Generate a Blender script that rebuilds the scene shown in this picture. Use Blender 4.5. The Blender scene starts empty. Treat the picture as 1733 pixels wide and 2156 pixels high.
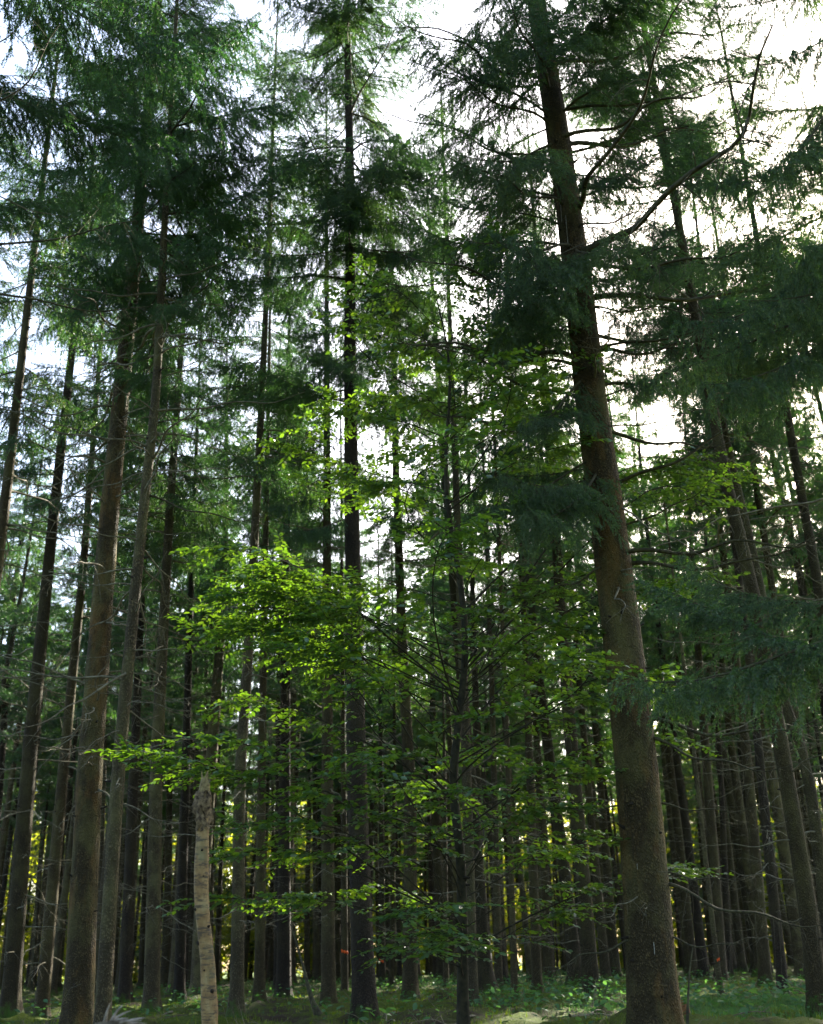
import bpy, math, random
import numpy as np
from mathutils import Vector, Matrix, Euler

R_ = math.radians
sc = bpy.context.scene
col = sc.collection

# ------------------------------------------------------------------ camera
PITCH, ROLL, FPX = R_(22.6), R_(1.7), 2290.0      # photo measured in a 1733 x 2156 frame
CAM = np.array([0.0, 0.0, 1.6])
_F = np.array([0, math.cos(PITCH), math.sin(PITCH)])
_U0 = np.array([0, -math.sin(PITCH), math.cos(PITCH)])
_R0 = np.array([1.0, 0, 0])
_U = math.cos(ROLL) * _U0 + math.sin(ROLL) * _R0
_Rt = math.cos(ROLL) * _R0 - math.sin(ROLL) * _U0
cd = bpy.data.cameras.new('camera')
cam = bpy.data.objects.new('camera', cd)
col.objects.link(cam)
m = Matrix.Identity(4)
for i in range(3):
    m[i][0], m[i][1], m[i][2], m[i][3] = _Rt[i], _U[i], -_F[i], CAM[i]
cam.matrix_world = m
cd.sensor_fit = 'VERTICAL'
cd.sensor_height = 36.0
cd.lens = 36.0 * FPX / 2156.0
cd.clip_start, cd.clip_end = 0.1, 3000
cd.dof.use_dof = True
cd.dof.focus_distance = 12.0
cd.dof.aperture_fstop = 2.0
sc.camera = cam

# ------------------------------------------------------------------ sky, sun, exposure
SUN_EL, SUN_AZ = R_(29.0), R_(28.0)               # azimuth to the right of straight ahead (+Y)
SUN_DIR = np.array([math.sin(SUN_AZ) * math.cos(SUN_EL), math.cos(SUN_AZ) * math.cos(SUN_EL), math.sin(SUN_EL)])
w = bpy.data.worlds.new('World')
sc.world = w
w.use_nodes = True
nt = w.node_tree
nt.nodes.clear()
sky = nt.nodes.new('ShaderNodeTexSky')
sky.sky_type = 'NISHITA'
sky.sun_disc = False
sky.sun_elevation = SUN_EL
sky.sun_rotation = SUN_AZ
sky.air_density = 1.0
sky.dust_density = 2.6
sky.ozone_density = 1.0
bg = nt.nodes.new('ShaderNodeBackground')
bg.inputs[1].default_value = 0.085
wo = nt.nodes.new('ShaderNodeOutputWorld')
nt.links.new(sky.outputs[0], bg.inputs[0])
nt.links.new(bg.outputs[0], wo.inputs[0])
sl = bpy.data.lights.new('sun', 'SUN')
sl.energy = 5.0
sl.angle = R_(0.5)
sl.color = (1.0, 0.93, 0.80)
so = bpy.data.objects.new('sun', sl)
col.objects.link(so)
so.location = (20, 60, 60)
so.rotation_euler = Vector(-SUN_DIR).to_track_quat('-Z', 'Y').to_euler()
vs = sc.view_settings
vs.view_transform = 'Standard'
vs.look = 'None'
vs.exposure = 2.85
vs.gamma = 1.0
vs.use_curve_mapping = False
sc.render.film_transparent = False
cy = sc.cycles
cy.use_denoising = True
try:
    cy.denoiser = 'OPENIMAGEDENOISE'
    cy.denoising_input_passes = 'RGB_ALBEDO_NORMAL'
    cy.denoising_prefilter = 'ACCURATE'
except Exception:
    pass
cy.max_bounces = 6
cy.diffuse_bounces = 4
cy.glossy_bounces = 2
cy.transmission_bounces = 4
cy.volume_bounces = 0
cy.caustics_reflective = cy.caustics_refractive = False
cy.sample_clamp_indirect = 6.0

# ------------------------------------------------------------------ helpers
def ray(x, y):
    d = _F * FPX + _Rt * (x - 866.5) + _U * (1078.0 - y)
    return d / np.linalg.norm(d)

def on_depth(x, y, Y):
    d = ray(x, y)
    return CAM + d * (Y / d[1])

def gnoise(x, y):
    return (0.10 * np.sin(x * .9 + 1.3) * np.sin(y * .7 + .4) + 0.06 * np.sin(x * 2.1 + y * 1.3)
            + 0.035 * np.sin(x * 4.3 - y * 3.1 + 2) + 0.02 * np.sin(x * 7.7 + 1) * np.sin(y * 8.3))

def ground_z(x, y):
    t = np.clip((np.asarray(y, float) - 3) / 12.0, 0, 1)
    t = t * t * (3 - 2 * t)
    return 0.72 * t + gnoise(np.asarray(x, float), np.asarray(y, float)) * (0.35 + 0.65 * t)

def mesh_np(name, V, faces, mats, mat_idx=None, smooth=False):
    """faces: list of int arrays (n,3) or (n,4); mat_idx: a list with one index or array per face block"""
    me = bpy.data.meshes.new(name)
    V = np.ascontiguousarray(V, dtype=np.float32)
    faces = [np.asarray(f, dtype=np.int32) for f in faces if len(f)]
    me.vertices.add(len(V))
    me.vertices.foreach_set('co', V.ravel())
    lv = np.concatenate([f.ravel() for f in faces])
    tot = np.concatenate([np.full(len(f), f.shape[1], np.int32) for f in faces])
    me.loops.add(len(lv))
    me.loops.foreach_set('vertex_index', lv)
    me.polygons.add(len(tot))
    st = np.zeros(len(tot), np.int32)
    st[1:] = np.cumsum(tot)[:-1]
    me.polygons.foreach_set('loop_start', st)
    for mt in mats:
        me.materials.append(mt)
    if mat_idx is not None:
        mi = np.concatenate([np.full(len(f), k, np.int32) if np.isscalar(k) else np.asarray(k, np.int32)
                             for f, k in zip(faces, mat_idx)])
        me.polygons.foreach_set('material_index', mi)
    if smooth:
        me.polygons.foreach_set('use_smooth', np.ones(len(tot), bool))
    me.update(calc_edges=True)
    return me

def nrm(a):
    return a / np.maximum(np.linalg.norm(a, axis=-1, keepdims=True), 1e-9)

def tubes(P, Rd, sides):
    """P (M,K,3) polylines, Rd (M,K) radii -> verts, quads"""
    M, K, _ = P.shape
    T = np.empty_like(P)
    T[:, 1:-1] = P[:, 2:] - P[:, :-2]
    T[:, 0] = P[:, 1] - P[:, 0]
    T[:, -1] = P[:, -1] - P[:, -2]
    T = nrm(T)
    ref = np.where(np.abs(T[:, :1, 2:3]) > .9, np.array([1.0, 0, 0]), np.array([0, 0, 1.0]))
    A = nrm(np.cross(np.broadcast_to(ref, T.shape), T))
    B = np.cross(T, A)
    an = np.arange(sides) * 2 * math.pi / sides
    V = (P[:, :, None] + Rd[:, :, None, None] * (A[:, :, None] * np.cos(an)[None, None, :, None]
         + B[:, :, None] * np.sin(an)[None, None, :, None]))
    base = (np.arange(M) * K * sides)[:, None, None]
    i = (np.arange(K - 1) * sides)[None, :, None]
    j = np.arange(sides)[None, None, :]
    j2 = (j + 1) % sides
    Q = np.stack([base + i + j, base + i + j2, base + i + sides + j2, base + i + sides + j], -1).reshape(-1, 4)
    return V.reshape(-1, 3), Q

class Geo:
    def __init__(self):
        self.V, self.F, self.I, self.n = [], [], [], 0
    def add(self, V, F, mi):
        self.V.append(np.asarray(V, np.float32)); self.F.append(np.asarray(F, np.int32) + self.n); self.I.append(mi)
        self.n += len(V)
    def xform_add(self, other, M3, t, mi=None):
        """append a packed Geo, turned by M3 and moved by t"""
        self.V.append(other.V[0] @ M3.T.astype(np.float32) + np.asarray(t, np.float32))
        for F, k in zip(other.F, other.I):
            self.F.append(F + self.n); self.I.append(k if mi is None else mi)
        self.n += len(other.V[0])
    def pack(self):
        """merge blocks by (material, face width)"""
        V = np.concatenate(self.V)
        d = {}
        for F, mi in zip(self.F, self.I):
            d.setdefault((mi, F.shape[1]), []).append(F)
        g = Geo(); g.V = [V]; g.n = len(V)
        g.F = [np.concatenate(x) for x in d.values()]; g.I = [k[0] for k in d.keys()]
        return g
    def mesh(self, name, mats, smooth=False):
        g = self.pack()
        return mesh_np(name, g.V[0], g.F, mats, g.I, smooth)

def link(name, data, parent=None, mat=None, fresh=False):
    o = bpy.data.objects.new(name, data)
    col.objects.link(o)
    if parent is not None:
        o.parent = parent
    if mat is not None:
        o.matrix_basis = mat
    if fresh:                                     # fresher green needles on the same mesh
        o.material_slots[1].link = 'OBJECT'
        o.material_slots[1].material = M_needle_near
    return o

def tag(o, label=None, cat=None, group=None, kind=None):
    if label: o['label'] = label
    if cat: o['category'] = cat
    if group: o['group'] = group
    if kind: o['kind'] = kind
    return o

def thing(name, loc, label, cat, group=None):
    o = link(name, None)
    o.location = [float(v) for v in loc]
    o.empty_display_size = .3
    return tag(o, label, cat, group)

# ------------------------------------------------------------------ materials
def new_mat(name):
    mt = bpy.data.materials.new(name)
    mt.use_nodes = True
    n = mt.node_tree
    n.nodes.clear()
    out = n.nodes.new('ShaderNodeOutputMaterial')
    return mt, n, out

def N(n, typ, **kw):
    nd = n.nodes.new(typ)
    for k, v in kw.items():
        if k == 'op': nd.operation = v
        elif k == 'blend': nd.blend_type = v; nd.data_type = 'RGBA'
        else: setattr(nd, k, v)
    return nd

def ramp(n, fac, stops):
    r = n.nodes.new('ShaderNodeValToRGB')
    el = r.color_ramp.elements
    while len(el) < len(stops): el.new(.5)
    for e, (p, c) in zip(el, stops):
        e.position = p; e.color = (*c, 1)
    n.links.new(fac, r.inputs[0])
    return r.outputs[0]

def mixc(n, fac, a, b, blend='MIX'):
    x = n.nodes.new('ShaderNodeMix'); x.data_type = 'RGBA'; x.blend_type = blend
    if hasattr(fac, 'is_linked') or hasattr(fac, 'links'): n.links.new(fac, x.inputs[0])
    else: x.inputs[0].default_value = fac
    for s, v in ((6, a), (7, b)):
        if isinstance(v, tuple): x.inputs[s].default_value = (*v, 1)
        else: n.links.new(v, x.inputs[s])
    return x.outputs[2]

def noise(n, vec, scale, detail=4, rough=.6):
    t = n.nodes.new('ShaderNodeTexNoise')
    t.inputs['Scale'].default_value = scale; t.inputs['Detail'].default_value = detail; t.inputs['Roughness'].default_value = rough
    if vec is not None: n.links.new(vec, t.inputs['Vector'])
    return t.outputs[0]

def mapping(n, scale=(1, 1, 1), coord='Object'):
    tc = n.nodes.new('ShaderNodeTexCoord')
    mp = n.nodes.new('ShaderNodeMapping')
    mp.inputs['Scale'].default_value = scale
    n.links.new(tc.outputs[coord], mp.inputs[0])
    return mp.outputs[0]

def math_(n, op, a, b=None, clamp=False):
    x = n.nodes.new('ShaderNodeMath'); x.operation = op; x.use_clamp = clamp
    for i, v in enumerate((a, b)):
        if v is None: continue
        if isinstance(v, (int, float)): x.inputs[i].default_value = v
        else: n.links.new(v, x.inputs[i])
    return x.outputs[0]

def leaf_mat(name, stops, trans, tmix, gloss, rough=.45, obj_var=.3):
    """thin leaf: diffuse + translucent + a little gloss, colour varying per leaf and per object"""
    mt, n, out = new_mat(name)
    gi = n.nodes.new('ShaderNodeNewGeometry')
    oi = n.nodes.new('ShaderNodeObjectInfo')
    v = math_(n, 'ADD', math_(n, 'MULTIPLY', gi.outputs['Random Per Island'], 1 - obj_var),
              math_(n, 'MULTIPLY', oi.outputs['Random'], obj_var))
    c = ramp(n, v, stops)
    d = n.nodes.new('ShaderNodeBsdfDiffuse'); n.links.new(c, d.inputs[0])
    t = n.nodes.new('ShaderNodeBsdfTranslucent')
    n.links.new(mixc(n, 1.0, c, trans, 'MULTIPLY'), t.inputs[0])
    mx = n.nodes.new('ShaderNodeMixShader'); mx.inputs[0].default_value = tmix
    n.links.new(d.outputs[0], mx.inputs[1]); n.links.new(t.outputs[0], mx.inputs[2])
    g = n.nodes.new('ShaderNodeBsdfGlossy'); g.inputs['Roughness'].default_value = rough
    g.inputs[0].default_value = (1, 1, 1, 1)
    m2 = n.nodes.new('ShaderNodeMixShader'); m2.inputs[0].default_value = gloss
    n.links.new(mx.outputs[0], m2.inputs[1]); n.links.new(g.outputs[0], m2.inputs[2])
    n.links.new(m2.outputs[0], out.inputs[0])
    return mt

def bark_mat(name, dark, light, lichen, warm=None, lich_amt=.5, scale=1.0, moss=True, zs=.7, bump=.6, obj_var=.35):
    mt, n, out = new_mat(name)
    v = mapping(n, (1, 1, zs))
    vo = n.nodes.new('ShaderNodeTexVoronoi'); vo.feature = 'F1'
    vo.inputs['Scale'].default_value = 52 * scale
    nz = noise(n, v, 9 * scale, 5, .65)
    # warp
    mxv = n.nodes.new('ShaderNodeVectorMath'); mxv.operation = 'MULTIPLY_ADD'
    cmb = n.nodes.new('ShaderNodeTexNoise'); cmb.inputs['Scale'].default_value = 14; n.links.new(v, cmb.inputs['Vector'])
    n.links.new(cmb.outputs[1], mxv.inputs[0]); mxv.inputs[1].default_value = (.06, .06, .06); n.links.new(v, mxv.inputs[2])
    n.links.new(mxv.outputs[0], vo.inputs['Vector'])
    flake = vo.outputs['Distance']
    h = math_(n, 'ADD', math_(n, 'MULTIPLY', flake, .8), math_(n, 'MULTIPLY', nz, .9))
    c = ramp(n, h, [(.36, light), (.58, tuple((a + b) / 2 for a, b in zip(dark, light))), (.80, dark)])
    fine = noise(n, v, 90 * scale, 3, .7)
    c = mixc(n, .35, c, ramp(n, fine, [(.3, (.35, .33, .3)), (.7, (1.0, 1.0, 1.0))]), 'MULTIPLY')
    # big pale and lichen patches
    big = noise(n, mapping(n, (1, 1, .5)), 2.3, 4, .6)
    c = mixc(n, math_(n, 'MULTIPLY', ramp(n, big, [(.45, (0, 0, 0)), (.68, (1, 1, 1))]), lich_amt), c, lichen)
    if warm:
        b2 = noise(n, mapping(n, (1, 1, .3)), 3.1, 5, .7)
        c = mixc(n, math_(n, 'MULTIPLY', ramp(n, b2, [(.5, (0, 0, 0)), (.7, (1, 1, 1))]), .6), c, warm)
    speck = noise(n, v, 120, 2, .5)
    c = mixc(n, ramp(n, speck, [(.68, (0, 0, 0)), (.74, (.6, .6, .6))]), c, (.24, .24, .19))
    oi = n.nodes.new('ShaderNodeObjectInfo')
    tint = ramp(n, oi.outputs['Random'], [(0, (1 - obj_var,) * 3), (1, (1 + obj_var * .6,) * 3)])
    c = mixc(n, 1.0, c, tint, 'MULTIPLY')
    if moss:
        tc = n.nodes.new('ShaderNodeTexCoord'); sp = n.nodes.new('ShaderNodeSeparateXYZ')
        n.links.new(tc.outputs['Object'], sp.inputs[0])
        mz = math_(n, 'ADD', math_(n, 'MULTIPLY', sp.outputs[2], -1.6), math_(n, 'MULTIPLY', noise(n, v, 7, 4), 1.9))
        c = mixc(n, ramp(n, mz, [(.35, (0, 0, 0)), (.75, (1, 1, 1))]), c, (.045, .085, .012))
    p = n.nodes.new('ShaderNodeBsdfPrincipled')
    p.inputs['Roughness'].default_value = .9
    p.inputs['Specular IOR Level'].default_value = .2
    n.links.new(c, p.inputs['Base Color'])
    bp = n.nodes.new('ShaderNodeBump'); bp.inputs['Strength'].default_value = bump; bp.inputs['Distance'].default_value = .045
    n.links.new(math_(n, 'ADD', math_(n, 'MULTIPLY', h, -1), math_(n, 'MULTIPLY', fine, .4)), bp.inputs['Height'])
    n.links.new(bp.outputs[0], p.inputs['Normal'])
    n.links.new(p.outputs[0], out.inputs[0])
    return mt

def plain_mat(name, a, b, scale=20, rough=.9):
    mt, n, out = new_mat(name)
    v = mapping(n)
    c = ramp(n, noise(n, v, scale, 4), [(.35, a), (.68, b)])
    p = n.nodes.new('ShaderNodeBsdfPrincipled'); p.inputs['Roughness'].default_value = rough
    p.inputs['Specular IOR Level'].default_value = .2
    n.links.new(c, p.inputs['Base Color']); n.links.new(p.outputs[0], out.inputs[0])
    return mt

M_needle = leaf_mat('spruce_needles', [(0, (.016, .045, .021)), (.45, (.030, .074, .029)), (.78, (.058, .106, .030)), (.93, (.085, .115, .030)), (1, (.13, .085, .035))],
                    (1.7, 2.0, .6), .42, .05, obj_var=.45)
M_needle_near = leaf_mat('spruce_needles_fresh', [(0, (.016, .048, .020)), (.5, (.030, .078, .026)), (.9, (.052, .112, .030)), (1, (.09, .10, .04))],
                    (1.6, 2.0, .6), .40, .045)
M_beech = leaf_mat('beech_leaf', [(0, (.016, .062, .020)), (.5, (.027, .092, .026)), (.95, (.044, .122, .030)), (1, (.12, .11, .03))],
                   (5.6, 3.2, .42), .48, .08, .40, .15)
M_edge = leaf_mat('sun_brightened_edge_leaf', [(0, (.11, .16, .02)), (.6, (.17, .23, .03)), (1, (.26, .27, .05))], (2.4, 2.0, .5), .62, .02)  # edge leaves brightened and yellowed so the colour itself carries the sunlight
M_bark = bark_mat('spruce_bark', (.038, .029, .014), (.150, .116, .054), (.104, .096, .034), lich_amt=.6)
M_bark_near = bark_mat('flaky_spruce_bark', (.050, .038, .018), (.230, .172, .078), (.150, .138, .048), warm=(.25, .135, .036), lich_amt=.85, bump=.9)
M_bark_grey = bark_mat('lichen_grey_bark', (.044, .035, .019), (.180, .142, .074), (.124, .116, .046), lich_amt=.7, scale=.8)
M_bark_far = bark_mat('shade_tinted_spruce_bark', (.030, .023, .012), (.108, .083, .041), (.080, .073, .028), lich_amt=.5, scale=.6, bump=.3)  # spruce bark darkened, with the shade deep in the stand put into its colour
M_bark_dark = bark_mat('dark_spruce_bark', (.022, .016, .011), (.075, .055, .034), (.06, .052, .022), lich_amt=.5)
M_knot = plain_mat('branch_knot', (.012, .010, .008), (.035, .028, .02), 40)
M_twig = plain_mat('dry_twig', (.07, .062, .040), (.20, .18, .12), 18)
M_limb = plain_mat('mossy_limb', (.030, .026, .018), (.085, .080, .040), 14)
M_beechbark = plain_mat('beech_bark', (.014, .013, .008), (.040, .036, .020), 12)

# ------------------------------------------------------------------ branch templates (along +X)
def gen_branch(seed, L=2.8, lod=0, sweep=.16, hang=.75):
    r = np.random.default_rng(seed)
    g = Geo()
    sp_b, sp_t, sp_n, nl, nw = [(.078, .040, .0090, .031, .0085), (.13, .095, .027, .064, .022), (.21, .16, .062, .15, .055)][lod]
    K = 9
    t = np.linspace(0, 1, K)
    wob = r.normal(0, .02, (2, 3))
    ax = lambda u: np.stack([L * u * (1 - .03 * u),
                             L * (wob[0, 0] * np.sin(3 * u) + wob[0, 1] * np.sin(6.5 * u)),
                             L * (-sweep * np.sin(u * 2.2) * u + sweep * .9 * u ** 3 + wob[1, 0] * np.sin(5 * u))], -1)
    P = ax(t)
    rad = (.0075 * L) * (1 - t * .9) + .0015
    V, Q = tubes(P[None], rad[None], [6, 4, 3][lod])
    g.add(V, Q, 0)
    # branchlets
    nb = int(L * .93 / sp_b)
    u = np.linspace(.07, .985, nb) + r.normal(0, .006, nb)
    u = np.repeat(u, 2)
    side = np.tile([1., -1.], nb)
    keep = r.random(len(u)) < np.clip((u - .04) * 7, .2, .97)
    u, side = u[keep], side[keep]
    M = len(u)
    bl = L * (.40 * (1 - u) ** .75 * np.clip(.35 + 1.6 * u, 0, 1) + .05) * r.uniform(.55, 1.15, M)
    o = ax(u)
    d = nrm(ax(np.minimum(u + .02, 1.)) - ax(u - .02))
    lat = nrm(np.stack([-d[:, 1], d[:, 0], np.zeros(M)], -1)) * side[:, None]
    ang = np.radians(r.uniform(38, 66, M))
    dr = d * np.cos(ang)[:, None] + lat * np.sin(ang)[:, None] + np.stack([np.zeros(M), np.zeros(M), r.normal(-.05, .16, M)], -1)
    dr = nrm(dr)
    KB = 5
    s = np.linspace(0, 1, KB)
    Pb = o[:, None] + dr[:, None] * (bl[:, None] * s)[..., None]
    Pb[..., 2] -= (hang * .75 * bl * r.uniform(.3, 1.4, M))[:, None] * s[None] ** 1.7
    Rb = (.0016 + .0045 * bl)[:, None] * (1 - .8 * s)[None]
    V, Q = tubes(Pb, Rb, 3)
    g.add(V, Q, 0)
    # twigs on branchlets
    nt_ = np.maximum((bl / sp_t).astype(int), 2)
    idx = np.repeat(np.arange(M), nt_)
    q = r.random(len(idx)) * .95 + .05
    f = q * (KB - 1); i0 = np.minimum(f.astype(int), KB - 2); fr = f - i0
    ot = Pb[idx, i0] * (1 - fr)[:, None] + Pb[idx, i0 + 1] * fr[:, None]
    tb = nrm(Pb[idx, i0 + 1] - Pb[idx, i0])
    latt = nrm(np.cross(tb, np.array([0, 0, 1.]))) * r.choice([-1., 1.], len(idx))[:, None]
    hg = hang * r.uniform(.3, 2.6, len(idx))
    dt = nrm(tb * r.uniform(.4, .9, len(idx))[:, None] + latt * r.uniform(.15, .85, len(idx))[:, None]
             + np.array([0, 0, -1.])[None] * hg[:, None])
    tl = (.07 + .27 * r.random(len(idx)) ** 1.6) * (1.2 - .55 * q) * (1 + .25 * lod)
    # needle-bearing axes: twigs + branchlets + limb end
    A0 = [ot, Pb[:, 1:-1].reshape(-1, 3), P[4:-1]]
    A1 = [ot + dt * tl[:, None], Pb[:, 2:].reshape(-1, 3), P[5:]]
    if lod < 1:
        Kt = 2
        Pt = np.stack([A0[0], A1[0]], 1)
        V, Q = tubes(Pt, np.full((len(ot), 2), .0013), 3)
        g.add(V, Q, 0)
    A0 = np.concatenate(A0); A1 = np.concatenate(A1)
    ln = np.linalg.norm(A1 - A0, axis=1)
    nn = np.maximum((ln / sp_n * 2).astype(int), 2)
    k = np.repeat(np.arange(len(ln)), nn)
    a = r.random(len(k))
    p = A0[k] + (A1 - A0)[k] * a[:, None]
    tt = nrm(A1 - A0)[k]
    rv = r.normal(0, 1, (len(k), 3))
    rv -= tt * np.sum(rv * tt, 1, keepdims=True)
    rv = nrm(rv)
    nd = nrm(tt * .75 + rv * .75)
    sd = nrm(np.cross(nd, r.normal(0, 1, (len(k), 3))))
    le = nl * r.uniform(.6, 1.2, len(k))
    V = np.stack([p - sd * nw / 2, p + sd * nw / 2, p + nd * le[:, None]], 1).reshape(-1, 3)
    g.add(V, np.arange(len(k) * 3).reshape(-1, 3), 1)
    return g.pack()

def gen_dead(seed, L=1.6, lod=0, n_tw=None):
    r = np.random.default_rng(seed)
    g = Geo()
    K = 16 if lod == 0 else 4
    t = np.linspace(0, 1, K)
    a, b, c = r.normal(0, .035, 3)
    ax = lambda u: np.stack([L * u, L * (a * np.sin(3.3 * u) + .02 * np.sin(11 * u + c * 40)),
                             L * (-.16 * u + .13 * u * u + b * np.sin(4 * u) + .012 * np.sin(14 * u))], -1)
    V, Q = tubes(ax(t)[None], ((.0065 * L + .003) * (1 - .85 * t) + .0012 + .004 * np.exp(-t * 30))[None], 5 if lod == 0 else 3)
    g.add(V, Q, 0)
    n = n_tw or int(r.integers(4, 10))
    u = r.uniform(.12, .97, n)
    o = ax(u)
    sd = r.choice([-1., 1.], n)
    d = np.stack([r.uniform(.3, .9, n), sd * r.uniform(.3, 1, n), r.normal(-.30, .35, n)], -1)
    l = L * r.uniform(.08, .34, n) * (1.1 - .6 * u)
    s = np.linspace(0, 1, 4)
    Pt = o[:, None] + nrm(d)[:, None] * (l[:, None] * s)[..., None]
    Pt[..., 2] -= (l * r.uniform(-.1, .5, n))[:, None] * s ** 2
    V, Q = tubes(Pt, (.0034 + .0024 * r.random(n))[:, None] * (1 - .7 * s)[None], 3)
    g.add(V, Q, 0)
    # fine sub twigs
    if lod == 0:
        m_ = n
        k = r.integers(0, n, m_)
        o2 = Pt[k, r.integers(1, 4, m_)]
        d2 = nrm(r.normal(0, 1, (m_, 3)) + nrm(d)[k] - np.array([0, 0, .4]))
        P2 = o2[:, None] + d2[:, None] * (r.uniform(.04, .16, m_)[:, None] * np.linspace(0, 1, 2))[..., None]
        V, Q = tubes(P2, np.full((m_, 2), .0019), 3)
        g.add(V, Q, 0)
    return g.pack()

B0 = [gen_branch(11 + i, 2.8, 0, sweep=[.20, .12, .24, .08, .16][i], hang=[.95, .6, 1.15, .45, .85][i]) for i in range(5)]
B1 = [gen_branch(31 + i, 2.8, 1, sweep=.10 + .04 * i, hang=.6 + .2 * i) for i in range(4)]
B2 = [gen_branch(51 + i, 2.8, 2, sweep=.10 + .04 * i, hang=.6 + .2 * i) for i in range(4)]
D0 = [gen_dead(71 + i, 1.6, 0) for i in range(7)]
D1 = [gen_dead(91 + i, 1.6, 1, 7) for i in range(4)]
ME_live = [g.mesh('needle_branch', [M_limb, M_needle]) for g in B0]
ME_live1 = [g.mesh('needle_branch', [M_limb, M_needle]) for g in B1]
D0L = [gen_dead(171 + i, 3.2, 0, 34) for i in range(4)]
ME_dead_long = [g.mesh('dead_branch', [M_limb]) for g in D0L]
ME_dead = [g.mesh('dead_branch', [M_twig]) for g in D0]

def rot3(az, pitch, roll=0.0):
    return np.array((Matrix.Rotation(az, 3, 'Z') @ Matrix.Rotation(-pitch, 3, 'Y') @ Matrix.Rotation(roll, 3, 'X')))

def rot_mat(az, pitch, s, loc, roll=0.0, sy=1.0):
    M3 = Matrix.Rotation(az, 3, 'Z') @ Matrix.Rotation(-pitch, 3, 'Y') @ Matrix.Rotation(roll, 3, 'X')
    M = M3.to_4x4() @ Matrix.Diagonal((s, s * sy, s * sy, 1))
    M.translation = [float(v) for v in loc]
    return M

# ------------------------------------------------------------------ sun shafts that stay open in the stand
SHAFTS = []
def shaft(p, r): SHAFTS.append((np.asarray(p, float), r))
shaft(on_depth(540, 1250, 11.6), .41)
shaft(on_depth(640, 2108, 36.0), .39)

def blocks(p, q=None, rad=0.0):
    """does the segment p-q (or point p) come within the shaft?"""
    pts = [p] if q is None else [p + (q - p) * t for t in np.linspace(.0, 1, 6)]
    for o, r in SHAFTS:
        for x in pts:
            v = x - o
            s = v @ SUN_DIR
            if s > .6 and np.linalg.norm(v - s * SUN_DIR) < r + rad:
                return True
    return False

# places where the stand opens to the sky, seen from the path: (photo x, y, radius in the 1733 px frame)
GAPS = [(60, 190, 110), (620, 40, 70), (640, 260, 75), (600, 640, 110), (690, 740, 80), (520, 640, 50), (815, 215, 60), (960, 90, 90), (1330, 330, 80), (1430, 430, 70), 
        (1420, 160, 90), (160, 1140, 50), (100, 720, 70), (420, 760, 60), (1500, 470, 60), (720, 1120, 45), (840, 960, 70), (20, 560, 60), (980, 420, 60), (1080, 260, 60)]
GR = [ray(x, y) for x, y, _ in GAPS]
grng = np.random.default_rng(99)
def opens(p, q, keep=.30):
    if grng.random() < keep: return False
    P = p + (q - p) * np.linspace(.15, 1, 6)[:, None] - CAM
    P = P / np.linalg.norm(P, axis=1, keepdims=True)
    for g, (_, _, rad) in zip(GR, GAPS):
        if np.any(P @ g > math.cos(rad / FPX * .68)): return True
    return False
def tree_opens(x, y, s=1.0):
    D = math.hypot(x, y)
    for g, (_, gy, rad) in zip(GR, GAPS):
        h = math.hypot(g[0], g[1])
        t = (x * g[0] + y * g[1]) / h
        if t <= 0: continue
        z = CAM[2] + t * g[2] / h
        perp = abs(x * g[1] - y * g[0]) / h
        if 11 < z < 27 and perp < 2.4 * float(prof((z - 11) / 16)) * .8 + rad / FPX * t * .35: return True
    return False

# ------------------------------------------------------------------ crowns for stand trees
def prof(u):                      # crown half-width profile, 0 base .. 1 top
    return np.clip(.55 + 1.6 * u, 0, 1) * (1 - u) ** .75 + .08

def crown_geo(seed, H, zb, Lmax, lod, step=.46):
    r = np.random.default_rng(seed)
    T = [B0, B1, B2][lod]
    g = Geo()
    z = zb
    while z < H - .6:
        u = (z - zb) / (H - zb)
        for k in range(int(r.integers(3, 6))):
            if u < .18 and r.random() < .45: continue
            L = Lmax * prof(u) * r.uniform(.65, 1.2)
            pit = R_(-16 + 46 * u ** 1.3) + r.normal(0, .13)
            az = r.uniform(0, 2 * math.pi)
            s = L / 2.8
            M3 = rot3(az, pit, r.normal(0, .25)) * s
            g.xform_add(T[int(r.integers(len(T)))], M3, (0, 0, z + r.uniform(-.15, .15)))
        z += step * r.uniform(.75, 1.25)
    gd = Geo()
    z = 2.2
    while z < zb + 1.5:
        for k in range(int(r.integers(2, 5))):
            s = r.uniform(.35, 1.15) * (0.55 + .55 * z / zb)
            M3 = rot3(r.uniform(0, 2 * math.pi), r.normal(-.05, .2)) * s
            g.xform_add(D1[int(r.integers(len(D1)))], M3, (0, 0, z), 2)
        z += r.uniform(.3, .7)
    return g

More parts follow.
